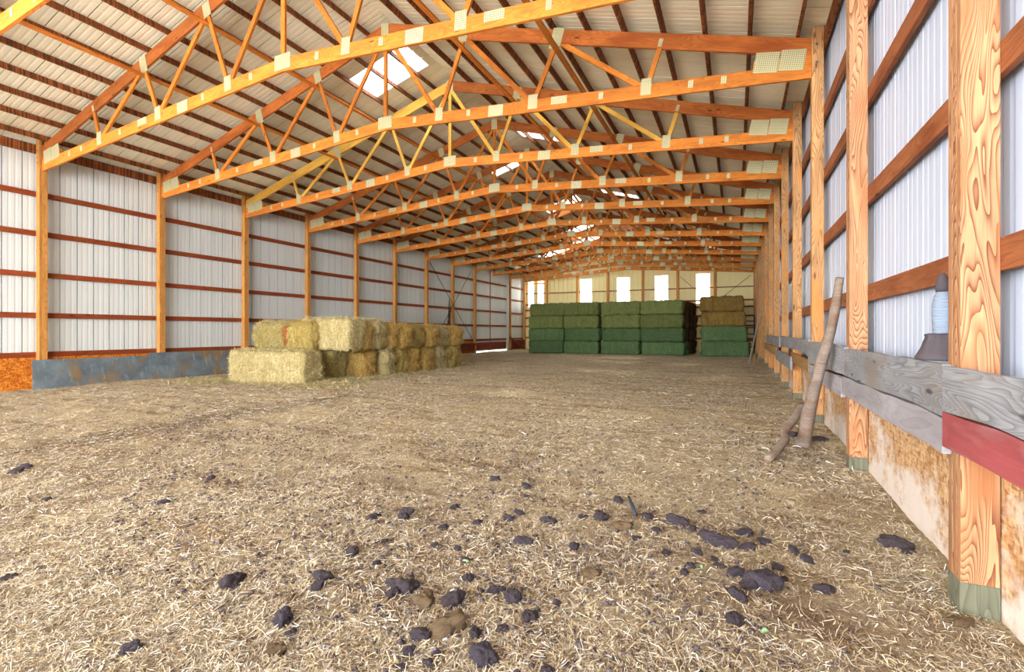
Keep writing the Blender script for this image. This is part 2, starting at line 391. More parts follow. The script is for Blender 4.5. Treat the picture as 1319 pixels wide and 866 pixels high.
# end wall with tall translucent panels
WIN = [(-13.62, -13.18), (-12.88, -12.44), (-9.74, -8.92), (-7.2, -6.38), (-4.76, -3.94), (-2.26, -1.46)]
WZ0, WZ1 = 3.0, 4.82
def end_span(t, ta, tb):
    h = lambda x: ROOFZ(x - CX)
    for a, b in WIN:
        if a < t < b: return [(-.2, WZ0, -.2, WZ0), (WZ1, h(ta), WZ1, h(tb))]
    return [(-.2, h(ta), -.2, h(tb))]
def end_sheet():
    pr = profile(XL, XR); cuts = sorted(set([p[0] for p in pr] + [c for w in WIN for c in w]))
    offs = {round(p[0], 5): p[1] for p in pr}; T = [p[0] for p in pr]; O = [p[1] for p in pr]
    vs = []; fs = []
    for ta, tb in zip(cuts[:-1], cuts[1:]):
        oa, ob = float(np.interp(ta, T, O)), float(np.interp(tb, T, O))
        for a0, a1, b0, b1 in end_span((ta + tb) / 2, ta, tb):
            b = len(vs); vs += [(ta, YE + oa, a0), (tb, YE + ob, b0), (tb, YE + ob, b1), (ta, YE + oa, a1)]; fs.append((b, b+1, b+2, b+3))
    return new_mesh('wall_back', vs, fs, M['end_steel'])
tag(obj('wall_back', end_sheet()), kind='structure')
for a, b in WIN:
    wn += 1
    me = new_mesh('pane', [(a - .03, YE + .03, WZ0 - .03), (b + .03, YE + .03, WZ0 - .03), (b + .03, YE + .03, WZ1 + .03), (a - .03, YE + .03, WZ1 + .03)], [(0, 1, 2, 3)], M['pane'])
    tag(obj('window_%d' % wn, me), kind='structure')

# ------------------------------------------------------------------ posts
def bolt_mesh():
    bm = bmesh.new(); bmesh.ops.create_cone(bm, cap_ends=True, segments=12, radius1=.019, radius2=.019, depth=.004)
    r = bmesh.ops.create_cone(bm, cap_ends=True, segments=6, radius1=.011, radius2=.010, depth=.012); bmesh.ops.translate(bm, vec=(0, 0, .006), verts=r['verts'])
    bmesh.ops.rotate(bm, cent=(0, 0, 0), matrix=Matrix.Rotation(R(90), 3, 'X'), verts=bm.verts)
    me = bpy.data.meshes.new('bolt'); bm.to_mesh(me); bm.free(); me.materials.append(M['bolt']); return me
BOLT = bolt_mesh()
HB = 4.76    # underside of the truss heel
def make_post(side, mat, yfar, label, base=.15):
    sx = 1 if side == 'R' else -1; xc = (B + PD / 2) if side == 'R' else (A - PD / 2)
    zg = ground(min(max(xc, XL), XR), yfar) - .04
    t = empty('wall_post', (xc, yfar - .0725, zg)); tag(t, label, 'post', 'laminated wall posts, right side' if side == 'R' else 'laminated wall posts, left side')
    zt = 5.42
    for i, (y, z1) in enumerate(((-.0485, zt), (0, HB), (.0485, zt))):
        board('ply', (0, y, base), (0, y, z1 - zg), PD, .0475, mat, t, wdir=(1, 0, 0), bev=.002)
    tb = board('treated_base', (0, 0, 0), (0, 0, base), PD + .004, .147, M['treated'], t, wdir=(1, 0, 0), bev=.004); tb['label'] = 'green treated foot of the post'
    for z in (HB + .17, HB + .42):
        b = obj('bolt', BOLT, t, (-.01 * sx, -.0735, z - zg))
    return t
post_top_note = None
for m in range(1, 14):
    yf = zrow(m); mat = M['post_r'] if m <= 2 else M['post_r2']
    if m == 1: lb = 'wide pale pine post nearest on the right, with a swirling knot and green foot'
    elif m == 2: lb = 'pale pine post the long leaning pole rests against, second on the right wall'
    elif m == 13: lb = 'corner post where the right wall meets the far end wall'
    else: lb = '%s pine post from the near end of the right wall' % ORD[m - 1]
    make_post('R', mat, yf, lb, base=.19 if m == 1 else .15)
for n in range(1, 13):
    if n == 10: continue
    m = n + 1
    if n == 12: lb = 'corner post where the left wall meets the far end wall'
    elif n == 1: lb = 'golden wooden post nearest on the left wall, at the near end of the blue-grey sheets'
    elif n == 9: lb = 'left wall post just before the sliding door bay'
    elif n == 11: lb = 'left wall post just beyond the white pipe and the door bay'
    else: lb = '%s golden wooden post from the near end of the left wall' % ORD[n - 1]
    make_post('L', M['post_l'], zrow(m), lb)

# ------------------------------------------------------------------ scissor trusses
TB = .045
def zbot(w): return 5.40 - .0735 * abs(w)     # axis of the lower chord
def plate_part(t, x, z, w, h, rot=0, name='nail_plate', off=0):
    me = box_mesh(w, .0025, h, M['plate'], 0)
    o = bpy.data.objects.new(name, me); o.location = (x, -TB / 2 - .003 - off, z); o.rotation_euler = (0, -rot, 0); return link(o, t)
def make_truss(yellow=False):
    t = empty('roof_truss'); 
    mb = M['truss']; mt = M['chord']; mw = M['yellow'] if yellow else M['truss']
    ch = HALF + .13
    for s in (-1, 1):
        board('bottom_chord', (0, 0, zbot(0)), (s * ch, 0, zbot(ch)), .215, TB, mb, t, bev=.003)
        board('top_chord', (0, 0, ztop(0) - .13), (s * ch, 0, ztop(ch) - .13), .235, TB, M['yellow'] if (yellow and s < 0) else mt, t, bev=.003)
        # heel block and short web members
        board('heel_wedge', (s * (HALF - .72), 0, 5.08), (s * (HALF + .05), 0, 5.0), .12, TB * .96, mb, t, bev=0)
        B1, B2, B3 = (s * 5.12, zbot(5.12) + .03), (s * 3.2, zbot(3.2) + .03), (s * 1.28, zbot(1.28) + .03)
        T0, T1, T2 = (s * 5.34, ztop(5.34) - .2), (s * 3.64, ztop(3.64) - .2), (s * 1.82, ztop(1.82) - .2)
        PK = (0, ztop(0) - .2)
        for p, q, wd in ((T0, B1, .075), (B1, T1, .085), (T1, B2, .075), (B2, T2, .085), (T2, B3, .075), (B3, PK, .085)):
            board('web', (p[0], 0, p[1]), (q[0], 0, q[1]), wd, TB * .9, mw, t, wdir=(1, 0, .3), bev=.002)
        sl = math.atan(-.0735 * s); ts = math.atan(-.29 * s)
        for (x, z), w, h in ((B1, .16, .26), (B2, .17, .25), (B3, .16, .25)): plate_part(t, x, z + .04, w, h, sl)
        for (x, z), w, h in ((T0, .06, .12), (T1, .20, .34), (T2, .18, .26)): plate_part(t, x, z + .04, w, h, ts)
        for x, w, h in ((3.68, .28, .13), (2.48, .30, .20)): plate_part(t, s * x, zbot(x) + (.04 if x == 3.68 else 0), w, h, sl)
        for x in (.72, 1.92, 4.4, 5.78, 6.24): plate_part(t, s * x, zbot(x) + .02, .075, .11, sl)
        for x, zz in ((6.80, 5.085), (7.12, 5.05)): plate_part(t, s * x, zz, .31, .29, ts * .6)
    board('king_post', (0, 0, zbot(0)), (0, 0, ztop(0) - .2), .085, TB * .9, mw, t, wdir=(1, 0, 0), bev=.002)
    plate_part(t, 0, zbot(0) + .04, .34, .24, 0, off=.0012); plate_part(t, 0, ztop(0) - .15, .18, .30, 0, off=.0012)
    return t
proto = make_truss(); proto_y = None
for m in range(1, 14):
    if m == 4: o = make_truss(True)
    elif m == 1: o = proto
    else: o = copy_tree(proto)
    o.location = (CX, zrow(m) - .0725, 0)
    if m == 1: lb = 'nearest roof truss, its lower beam just cutting the top left corner'
    elif m == 2: lb = 'large orange truss whose lower beam starts at the nearest left wall post'
    elif m == 4: lb = 'truss with a fresh yellow left upper chord and yellow webs, beyond the first big skylight'
    elif m == 13: lb = 'gable truss resting against the far end wall over the tall windows'
    else: lb = '%s orange roof truss counting from the near end of the barn' % ORD[m - 1]
    tag(o, lb, 'roof truss', 'scissor roof trusses')

# ------------------------------------------------------------------ purlins, girts, braces
for s, sd in ((-1, 'left'), (1, 'right')):
    for k in range(12):
        w = 7.2 - .61 * k; y0, y1 = YF + .1, YE - .02
        z = ztop(w) + .076
        o = board('roof_purlin', (CX + s * w, y0, z), (CX + s * w, y1, z), .112, .038, M['purlin'], None, wdir=(s * .29, 0, 1), bev=0)
        lb = 'reddish roof purlin on the %s slope, %s' % (sd, 'lowest above the eave' if k == 0 else ('highest beside the ridge' if k == 11 else ORD[k] + ' up from the eave'))
        tag(o, lb, 'purlin', 'purlins on the %s roof slope' % sd)
    for w, z in ((3.64, 6.03), (1.80, 6.50)):
        o = board('truss_brace', (CX + s * (w - s * 0), YF + .5, z), (CX + s * w, YE - .1, z), .088, .038, M['truss'], None, wdir=(1, 0, 0), bev=.002)
        tag(o, 'long thin orange brace running lengthwise under the %s slope, %s' % (sd, 'nearer the wall' if w > 3 else 'nearer the ridge'), 'brace')
for sd, xi, xo, mt in (('left', A - PD, A - PD - .04, M['girt']), ('right', B + PD, B + PD + .04, M['girt_r'])):
    xm = (xi + xo) / 2
    for k, z in enumerate((.74, 1.60, 2.49, 3.39, 4.25)):
        o = board('wall_girt', (xm, YF + .1, z), (xm, YE - .05, z), .115 if sd == 'left' else .15, .038, mt, None, bev=.003)
        tag(o, 'horizontal %s girt board on the %s wall, %s' % ('dark red' if sd == 'left' else 'brown', sd, ('lowest of five', 'second up', 'third up', 'fourth up', 'topmost of five')[k]), 'girt', '%s wall girts' % sd)
    ze = ztop(HALF + .16) - .03
    o = board('eave_board', (xm, YF + .1, ze), (xm, YE - .05, ze), .20, .038, M['purlin'], None, bev=.003)
    tag(o, 'striped brown eave board along the top of the %s wall' % sd, 'eave board')
# end wall framing
for i, x in enumerate((-12.15, -9.9, -7.8, -5.5, -3.35, -1.17)):
    zt = ztop(x - CX) - .28 if False else zbot(x - CX) - .11
    o = board('gable_post', (x, YE - .12, 0), (x, YE - .12, zt), .14, .14, M['post_l'], None, wdir=(1, 0, 0), bev=.004)
    tag(o, 'upright post on the far end wall, %s from the left' % ORD[i], 'post', 'end wall posts')
for i, z in enumerate((.8, 1.6, 2.2, 2.75, 3.15, 3.95)):
    o = board('gable_girt', (XL + .05, YE - .03, z), (XR - .05, YE - .03, z), .10 if i < 5 else .06, .038, M['girt'], None, bev=.003)
    tag(o, 'thin horizontal girt on the far end wall, %s' % ('crossing the tall bright windows' if i == 5 else ORD[i] + ' up from the floor'), 'girt', 'end wall girts')
o = board('door_header', (A + .0, YE - .35, 4.62), (-12.1, YE - .35, 4.62), .10, .05, M['yellow'], None); tag(o, 'short sunlit beam above the two narrow windows in the far left corner', 'beam')

def tube(name, pts, rad, mat, parent=None, res=8, closed=False, wob=0, seed=0):
    pts = [Vector(p) for p in pts]; vs = []; fs = []; n = len(pts)
    for i, p in enumerate(pts):
        d = (pts[min(i + 1, n - 1)] - pts[max(i - 1, 0)]).normalized()
        a = d.orthogonal().normalized() if i == 0 else (a - a.dot(d) * d).normalized()
        b = d.cross(a); r = rad[i] if hasattr(rad, '__len__') else rad
        for k in range(res):
            an = 2 * math.pi * k / res; rr = r * (1 + wob * noise.noise(Vector((math.cos(an) * 1.3 + seed, math.sin(an) * 1.3, i * .35))))
            vs.append(p + (a * math.cos(an) + b * math.sin(an)) * rr)
    for i in range(n - 1):
        for k in range(res):
            q = i * res + k; w = i * res + (k + 1) % res; fs.append((q, w, w + res, q + res))
    fs.append(tuple(range(res - 1, -1, -1))); fs.append(tuple((n - 1) * res + k for k in range(res)))
    return vs, fs
def tube_obj(name, pts, rad, mat, parent=None, **kw):
    vs, fs = tube(name, pts, rad, mat, **kw); return obj(name, new_mesh(name, vs, fs, mat, True), parent)
def smooth_path(ps, n):
    ps = [Vector(p) for p in ps]; out = []
    P = [ps[0] * 2 - ps[1]] + ps + [ps[-1] * 2 - ps[-2]]
    for i in range(1, len(P) - 2):
        for j in range(n):
            t = j / n; a, b, c, d = P[i-1], P[i], P[i+1], P[i+2]
            out.append(.5 * ((2*b) + (c - a)*t + (2*a - 5*b + 4*c - d)*t*t + (3*b - a - 3*c + d)*t**3))
    out.append(ps[-1]); return out
# rods of the cross brace on the left wall
XB = A + .03
for i, (p, q, lb) in enumerate((((XB, 20.2, 4.66), (XB, 24.5, .75), 'thin brace wire falling away from the eave on the left wall beyond the straw stack'),
                                ((XB, 24.3, 4.66), (XB, 21.3, 1.5), 'thin brace wire rising towards the far end on the left wall beyond the straw stack'))):
    tag(tube_obj('brace_wire', [p, q], .014, M['wire'], res=6), lb, 'wire')
YB = YE - .22
for p, q, lb in (((-.9, YB, 3.2), (.8, YB, 4.6), 'thin diagonal wire at the right end of the far wall above the brown bales'),
                 ((-3.2, YB, 4.7), (-1.3, YB, 2.9), 'thin diagonal wire crossing the rightmost tall end window')):
    tag(tube_obj('brace_wire', [p, q], .012, M['wire'], res=6), lb, 'wire')
# bundle of dry branches standing at the eighth left post
t = empty('branch_bundle', (A + .1, 21.9, 0)); tag(t, 'bundle of dark dry branches standing against a left wall post behind the straw stack', 'branches')
for i in range(9):
    y0 = random.uniform(-.7, -.15); x0 = random.uniform(.02, .3)
    pts = smooth_path([(x0, y0, .02), (x0 * .8 + random.uniform(-.04, .04), y0 * .6, 1.0), (.06, random.uniform(-.15, .2), random.uniform(2.4, 3.3))], 5)
    tube_obj('branch', pts, [.028 * (1 - .7 * j / (len(pts) - 1)) for j in range(len(pts))], M['wire'], t, res=6)

# ------------------------------------------------------------------ base panels
for m in range(1, 14):
    y0, y1 = zrow(m - 1) + .01, zrow(m) - .16 + .0
    if m == 1: y0 = zrow(0)
    o = board('osb_panel', (B + PD + .048 - .0, y0, .30), (B + PD + .048, zrow(m) + 0, .30), .82, .012, M['osb_r'], None, bev=0)
    if m == 1: lb = 'dusty wood-strand panel at the lower right corner, nearer than the first post'
    elif m == 2: lb = 'large whitish stained wood-strand panel under the grey planks, between the first two right posts'
    else: lb = 'wood-strand panel low on the right wall, in bay %s from the near end' % ('one two three four five six seven eight nine ten eleven twelve thirteen'.split()[m - 1])
    # lay it out from the floor on the wall side of the posts
    o.location.x = B + PD + .012; tag(o, lb, 'panel', 'wood-strand base panels, right wall')
for n in range(0, 10):
    y0 = 2.2 if n == 0 else zrow(n + 1); y1 = zrow(n + 2)
    if n == 9: y1 = 23.3 + .9; continue
    o = board('osb_panel', (A - PD - .012, y0 + .005, .33), (A - PD - .012, y1 - .005, .33), .74, .012, M['osb_l'], None, bev=0)
    lb = 'orange wood-strand panel at the left edge, before the first post' if n == 0 else 'orange wood-strand strip low on the left wall, bay %s beyond the first post' % ('one two three four five six seven eight nine'.split()[n - 1])
    tag(o, lb, 'panel', 'wood-strand base panels, left wall')
# blue-grey sheets leaning on the left wall
def lean_sheet(y0, y1, x_top, x_bot, h, seed, label):
    vs = []; fs = []; ny, nz_ = 26, 8; th = .012
    for side in (0, 1):
        for i in range(ny + 1):
            for j in range(nz_ + 1):
                u, v = i / ny, j / nz_
                x = x_bot + (x_top - x_bot) * v + .02 * noise.noise(Vector((u * 3, v * 1.5, seed))) - side * th
                z = -.06 + (h + .06) * v + (.012 * noise.noise(Vector((u * 4, seed, 0))) if j == nz_ else 0)
                vs.append((x, y0 + (y1 - y0) * u - (.05 * (1 - v) if i == 0 else 0), z))
    N = (ny + 1) * (nz_ + 1)
    idx = lambda s, i, j: s * N + i * (nz_ + 1) + j
    for i in range(ny):
        for j in range(nz_):
            fs.append((idx(0, i, j), idx(0, i, j+1), idx(0, i+1, j+1), idx(0, i+1, j))); fs.append((idx(1, i, j), idx(1, i+1, j), idx(1, i+1, j+1), idx(1, i, j+1)))
    for i in range(ny):
        fs.append((idx(0, i, 0), idx(0, i+1, 0), idx(1, i+1, 0), idx(1, i, 0))); fs.append((idx(0, i, nz_), idx(1, i, nz_), idx(1, i+1, nz_), idx(0, i+1, nz_)))
    for j in range(nz_):
        fs.append((idx(0, 0, j), idx(1, 0, j), idx(1, 0, j+1), idx(0, 0, j+1))); fs.append((idx(0, ny, j), idx(0, ny, j+1), idx(1, ny, j+1), idx(1, ny, j)))
    tag(obj('stall_mat', new_mesh('stall_mat', vs, fs, M['sheet'], False)), label, 'sheet')
lean_sheet(5.22, 7.55, A + .045, A + .20, .63, 3, 'blue-grey sheet with an ochre stain leaning on the left wall, nearer of two')
lean_sheet(7.5, 9.85, A + .085, A + .26, .70, 8, 'blue-grey sheet leaning on the left wall beside the straw stack, farther of two')

# ------------------------------------------------------------------ planks along the right wall
XP = B - .021
planks = [  # y0, y1, z0, z1, material, label
    (1.6, 3.012, .872, 1.082, 'gray', 'dark weathered grey plank with swirling grain at the right edge, above the red board', 0),
    (1.6, 3.012, .700, .866, 'redboard', 'faded red painted board fixed low on the nearest right post', 0),
    (3.018, 5.36, .842, 1.092, 'gray', 'wide weathered grey plank with knots, spanning the first two right posts', 0),
    (3.018, 5.50, .660, .832, 'gray2', 'smooth pale grey plank under the wide knotty plank, right wall', 0),
    (5.37, 7.85, .835, 1.115, 'gray', 'wide grey upper plank behind the leaning pole, right wall', 0),
    (5.52, 7.78, .630, .806, 'gray2', 'narrow grey lower plank behind the leaning pole, right wall', 0),
    (7.86, 12.7, .935, 1.135, 'gray', 'grey upper plank just beyond the leaning pole, right wall', 0),
    (7.86, 10.1, .690, .860, 'tanplank', 'yellowed lower plank just beyond the leaning pole, right wall', 0),
    (10.0, 13.6, .560, .80, 'gray', 'drooping grey lower plank far along the right wall', .025),
    (12.5, 17.6, .90, 1.12, 'gray', 'farthest upper grey plank with a broken end, right wall', .025),
    (13.4, 18.6, .66, .86, 'tanplank', 'farthest lower plank, stepping out past the grey plank above, right wall', .03),
]
for i, (y0, y1, z0, z1, mt, lb, dx) in enumerate(planks):
    o = rough_board('rail_plank', (XP - dx, y0, (z0 + z1) / 2), (XP - dx, y1, (z0 + z1) / 2 + (.0 if i < 6 else .01)), z1 - z0, .036, M[mt], i * 3.1, amp=.007)
    tag(o, lb, 'plank')

# leaning pole and the branch on the floor
pts = smooth_path([(.672, 6.22, -.03), (.70, 6.05, .35), (.775, 5.86, .85), (.855, 5.64, 1.32), (.898, 5.52, 1.76)], 7)
n = len(pts); tag(tube_obj('leaning_pole', pts, [(.076 - .040 * (i / (n - 1)) ** .9) * (1.12 if i < 2 else 1) for i in range(n)], M['bark'], res=16, wob=.14, seed=3),
                  'long weathered grey-brown pole leaning against the second right post', 'pole')
pts = smooth_path([(.27, 5.22, .03), (.36, 5.42, .075), (.46, 5.75, .14), (.475, 6.0, .17), (.60, 6.3, .28), (.70, 6.6, .37)], 6)
n = len(pts); tag(tube_obj('fallen_branch', pts, [.036 + .008 * math.sin(i * .7) * .4 + .012 * i / n for i in range(n)], M['bark'], res=14, wob=.2, seed=8),
                  'crooked brown branch lying on the straw beside the foot of the leaning pole', 'branch')
for i, (x0, y0, x1, y1, z1) in enumerate(((.60, 20.6, .82, 19.6, 1.75), (.45, 21.0, .80, 19.9, 1.95), (.72, 20.2, .86, 19.5, 1.4))):
    o = rough_board('leaning_board', (x0, y0, 0.02), (x1, y1, z1), .11, .03, M['tanplank'] if i != 1 else M['gray'], 40 + i * 2, wdir=(0, 1, 0))
    tag(o, ('brown board leaning on the far right wall near the brown bales, middle one', 'grey board leaning on the far right wall near the brown bales, left one', 'short board leaning on the far right wall near the brown bales, right one')[i], 'board', 'boards leaning on the far right wall')

# rubber cup with a clear bottle on the plank top, half behind the first post
def lathe(prof, n=28, lobes=0, amp=0):
    vs = []; fs = []
    for i, (r, z) in enumerate(prof):
        for k in range(n):
            a = 2 * math.pi * k / n; rr = r * (1 + (amp * math.cos(a * lobes) * (1 if i > len(prof) * .45 else 0)))
            vs.append((rr * math.cos(a), rr * math.sin(a), z))
    for i in range(len(prof) - 1):
        for k in range(n):
            fs.append((i*n+k, i*n+(k+1) % n, (i+1)*n+(k+1) % n, (i+1)*n+k))
    return vs, fs
t = empty('bottle_cup', (1.025, 3.40, 1.093)); tag(t, 'grey rubber cup with an upright clear bottle, on the plank behind the nearest post', 'bottle')
vs, fs = lathe([(0, 0), (.118, 0), (.122, .012), (.112, .03), (.095, .065), (.078, .10), (.070, .125), (.074, .14), (.056, .146), (.045, .12), (0, .11)], lobes=9, amp=.15)
obj('rubber_cup', new_mesh('rubber_cup', vs, fs, M['rubber'], True), t)
vs, fs = lathe([(0, .12), (.038, .12), (.043, .14), (.045, .19), (.048, .25), (.047, .30), (.040, .345), (.028, .37), (.026, .39), (0, .39)], n=28)
cb = obj('clear_bottle', new_mesh('clear_bottle', vs, fs, M['clear'], True), t)
vs, fs = lathe([(0, .37), (.030, .372), (.033, .40), (.030, .43), (.018, .462), (.008, .475), (0, .476)], n=20)
obj('cap', new_mesh('cap', vs, fs, M['rubber'], True), cb)

# ------------------------------------------------------------------ sliding door bay on the left wall
tag(tube_obj('door_pipe', [(A + .05, 29.2, -.02), (A + .05, 29.2, 4.72)], .085, M['pipe'], res=16), 'white upright pipe beside the sliding door, far down the left wall', 'pipe')
o = board('kick_board', (A - .04, 23.1, .36), (A - .04, 29.1, .36), .44, .04, M['kick'], None); tag(o, 'dark red-brown board across the bottom of the sliding door, far left', 'board')
o = board('kick_board', (A + .02, 22.3, .50), (A + .02, 25.2, .50), .10, .05, M['kick'], None); tag(o, 'short red-brown rail just behind the end of the straw stack', 'board')
o = board('door_stile', (A - .02, 26.8, .1), (A - .02, 26.8, 5.0), .06, .03, M['girt'], None, wdir=(0, 1, 0)); tag(o, 'thin dark upright in the middle of the sliding door panel', 'stile')
o = board('diagonal_board', (A + .10, 29.45, .85), (A + .16, 31.6, .05), .13, .04, M['kick'], None); tag(o, 'diagonal dark board at floor level between the white pipe and the green bales', 'board')
o = board('kick_board', (A - .02, 29.9, .35), (A - .02, 32.2, .35), .62, .03, M['kick'], None); tag(o, 'dark board at the foot of the left wall in the last bay', 'board')

# ------------------------------------------------------------------ bales
def bale_mesh(name, L, D, H, mat, seed, along='x', flakes=7, amp=.03, sub=9, bulge=.03, corner=.06, straps=True):
    """rounded block with flake bulges along its length, sunken twine lines and ragged faces; origin at base centre"""
    bm = bmesh.new(); bmesh.ops.create_cube(bm, size=2)
    bmesh.ops.subdivide_edges(bm, edges=bm.edges[:], cuts=sub * 2 + 1, use_grid_fill=True)
    for v in bm.verts:
        p = v.co.copy(); q = Vector((p.x * L / 2, p.y * D / 2, p.z * H / 2))
        # round the corners
        c = Vector((L / 2 - corner, D / 2 - corner, H / 2 - corner)); k = Vector((max(-c.x, min(c.x, q.x)), max(-c.y, min(c.y, q.y)), max(-c.z, min(c.z, q.z))))
        d = q - k
        if d.length > 1e-6: q = k + d.normalized() * min(corner, d.length)
        nrm = Vector((p.x ** 7, p.y ** 7, p.z ** 7)); nrm = nrm.normalized() if nrm.length > 1e-9 else Vector((0, 0, 1))
        u = (p.x if along == 'x' else p.y) * .5 + .5
        fl = abs(math.sin(math.pi * flakes * u)) ** .6
        across = 1 - abs(p.x if along == 'x' else p.y) ** 4
        o = bulge * (fl - .6) * across
        if straps:
            w = p.y if along == 'x' else p.x
            for sw in (-.6, 0, .6): o -= .018 * math.exp(-((w - sw) / .05) ** 2) * (1 if abs(nrm.z) > .5 else .0)
        o += amp * noise.noise(q * 3.2 + Vector((seed, seed * 2, 0))) + amp * .6 * noise.noise(q * 9 + Vector((seed, 5, 0)))
        v.co = q + nrm * o + Vector((0, 0, H / 2))
    me = bpy.data.meshes.new(name); bm.to_mesh(me); bm.free(); me.materials.append(mat)
    for f in me.polygons: f.use_smooth = True
    return me
def blades(name, pos, nrm, n_seg, length, width, mat, rg, lay=.5, droop=0.0):
    """ragged strands: pos/nrm arrays (N,3); each strand a bent two-quad ribbon"""
    N = len(pos)
    rv = rg.normal(size=(N, 3)); rv /= np.linalg.norm(rv, axis=1)[:, None]
    d = nrm * (1 - lay) + rv * lay * 1.2; d /= np.linalg.norm(d, axis=1)[:, None]
    up = np.cross(d, rg.normal(size=(N, 3))); up /= np.linalg.norm(up, axis=1)[:, None]
    Ls = length * rg.uniform(.5, 1.4, N)[:, None]; Ws = width * rg.uniform(.6, 1.4, N)[:, None]
    bend = rg.normal(size=(N, 3)) * .18 * Ls
    p0 = pos - d * Ls * .3; p1 = pos + d * Ls * .2 + bend * .5; p2 = pos + d * Ls * .7 - np.array([0, 0, 1]) * droop * Ls
    V = np.empty((N, 6, 3)); V[:, 0] = p0 - up * Ws / 2; V[:, 1] = p0 + up * Ws / 2; V[:, 2] = p1 - up * Ws / 2; V[:, 3] = p1 + up * Ws / 2
    V[:, 4] = p2 - up * Ws * .3; V[:, 5] = p2 + up * Ws * .3
    me = bpy.data.meshes.new(name); me.vertices.add(N * 6); me.vertices.foreach_set('co', V.ravel().astype(np.float32))
    base = np.arange(N)[:, None] * 6; q = np.concatenate([base + np.array([0, 1, 3, 2]), base + np.array([2, 3, 5, 4])], axis=1).reshape(-1)
    me.loops.add(len(q)); me.loops.foreach_set('vertex_index', q.astype(np.int32))
    me.polygons.add(N * 2); me.polygons.foreach_set('loop_start', (np.arange(N * 2) * 4).astype(np.int32))
    me.materials.append(mat); me.update(calc_edges=True); me.validate(); return me
def surf_samples(me, n, rg, skip_bottom=True):
    P = np.array([(p.center.x, p.center.y, p.center.z) for p in me.polygons]); Nn = np.array([tuple(p.normal) for p in me.polygons]); Ar = np.array([p.area for p in me.polygons])
    if skip_bottom: Ar = Ar * (Nn[:, 2] > -.5)
    i = rg.choice(len(P), n, p=Ar / Ar.sum()); s = np.sqrt(Ar[i])[:, None]
    return P[i] + rg.normal(size=(n, 3)) * s * .35, Nn[i]
def hairs(me, n, mat, length, width, rg):
    p, nn = surf_samples(me, n, rg); return blades('loose_straw', p, nn, 2, length, width, mat, rg, lay=.72, droop=.15)

def place_bale(name, me, hair, loc, rz, label, group, cat='bale', extra=None):
    o = obj(name, me, None, loc); o.rotation_euler = (0, 0, rz)
    if hair:
        h = obj('loose_straw', hair, o); h['kind'] = 'stuff'
    return tag(o, label, cat, group)
# --- straw stack on the left: bottom layer then top layer
G = 'straw bales stacked by the left wall'
HL = .79
me = bale_mesh('straw_bale', 2.35, .66, HL, M['bale_pale'], 1, 'x', 6, .045, 10, corner=.10); hr = hairs(me, 11000, M['hay_pale'], .11, .0045, rng)
place_bale('straw_bale', me, hr, (-10.14, 8.36, -.02), R(4), 'long pale bale lying across the front of the stack on the floor', G)
me = bale_mesh('straw_bale', 1.75, .62, HL, M['bale_olive'], 2, 'y', 2, .06, 9, corner=.12); hr = hairs(me, 6500, M['hay_gold'], .11, .004, rng)
place_bale('straw_bale', me, hr, (-10.48, 9.02, -.02), 0, 'brown-olive bottom bale set back behind the long pale front bale', G)
me = bale_mesh('straw_bale', 1.95, .60, HL, M['bale_olive'], 3, 'y', 2, .06, 9, corner=.12); hr = hairs(me, 6500, M['hay_pale'], .11, .004, rng)
place_bale('straw_bale', me, hr, (-10.34, 9.68, -.02), R(1), 'greenish bottom bale, third from the front of the stack', G)
bot = [10.1, 10.45, 11.05, 11.78, 12.43, 13.11, 13.99, 14.75]
toneb = ['bale_gold', 'bale_pale', 'bale_olive', 'bale_gold', 'bale_gold', 'bale_pale', 'bale_olive', 'bale_gold']
var = []
for k, (mt, hm) in enumerate((('bale_gold', 'hay_gold'), ('bale_pale', 'hay_pale'), ('bale_olive', 'hay_gold'))):
    me = bale_mesh('straw_bale', 2.0, .66, HL, M[mt], 10 + k, 'y', 1, .075, 9, bulge=.075, corner=.17); var.append((me, hairs(me, 7500, M[hm], .11, .004, rng)))
vi = {'bale_gold': 0, 'bale_pale': 1, 'bale_olive': 2}
def scaled(o, sy, sz=1): o.scale = (1, sy, sz); return o
edges = [10.0, 10.62, 11.20, 11.90, 12.52, 13.22, 13.98, 14.95]
names = ['fourth', 'fifth', 'sixth', 'seventh', 'eighth', 'ninth', 'tenth']
for i in range(7):
    y0, y1 = edges[i], edges[i + 1]; me, hr = var[vi[toneb[i]]]
    o = place_bale('straw_bale', me, hr, (-9.80 + random.uniform(-.05, .06) + (-.12 if i == 0 else 0), (y0 + y1) / 2, -.02), R(random.uniform(-2, 2)),
                   'bottom straw bale, %s' % ('last one at the far end of the stack' if i == 6 else names[i] + ' from the front of the stack'), G)
    scaled(o, (y1 - y0) / .64)
# top layer
zt = HL - .045
me = bale_mesh('straw_bale', 1.1, .9, .74, M['bale_olive'], 21, 'x', 2, .07, 9, bulge=.06, corner=.16); hr = hairs(me, 8000, M['hay_pale'], .12, .004, rng)
place_bale('straw_bale', me, hr, (-11.02, 9.28, zt), R(6), 'shaggy yellow-green bale at the left front of the upper layer', G)
me = bale_mesh('straw_bale', .95, .8, .72, M['bale_olive'], 22, 'x', 2, .07, 9, bulge=.06, corner=.16); hr = hairs(me, 6500, M['hay_gold'], .12, .004, rng)
o = place_bale('straw_bale', me, hr, (-10.05, 9.33, zt), R(-3), 'dark olive upper bale with a rusty orange patch at its corner', G)
pt = bale_mesh('orange_flake', .17, .10, .5, M['orange_stain'], 5, 'x', 1, .03, 4, corner=.045, straps=False)
p = obj('orange_flake', pt, o, (-.42, -.40, .15)); p['label'] = 'rusty orange patch of hay'
me = bale_mesh('straw_bale', 1.75, .64, .82, M['bale_pale'], 23, 'x', 3, .05, 9, corner=.12); hr = hairs(me, 8500, M['hay_pale'], .11, .0042, rng)
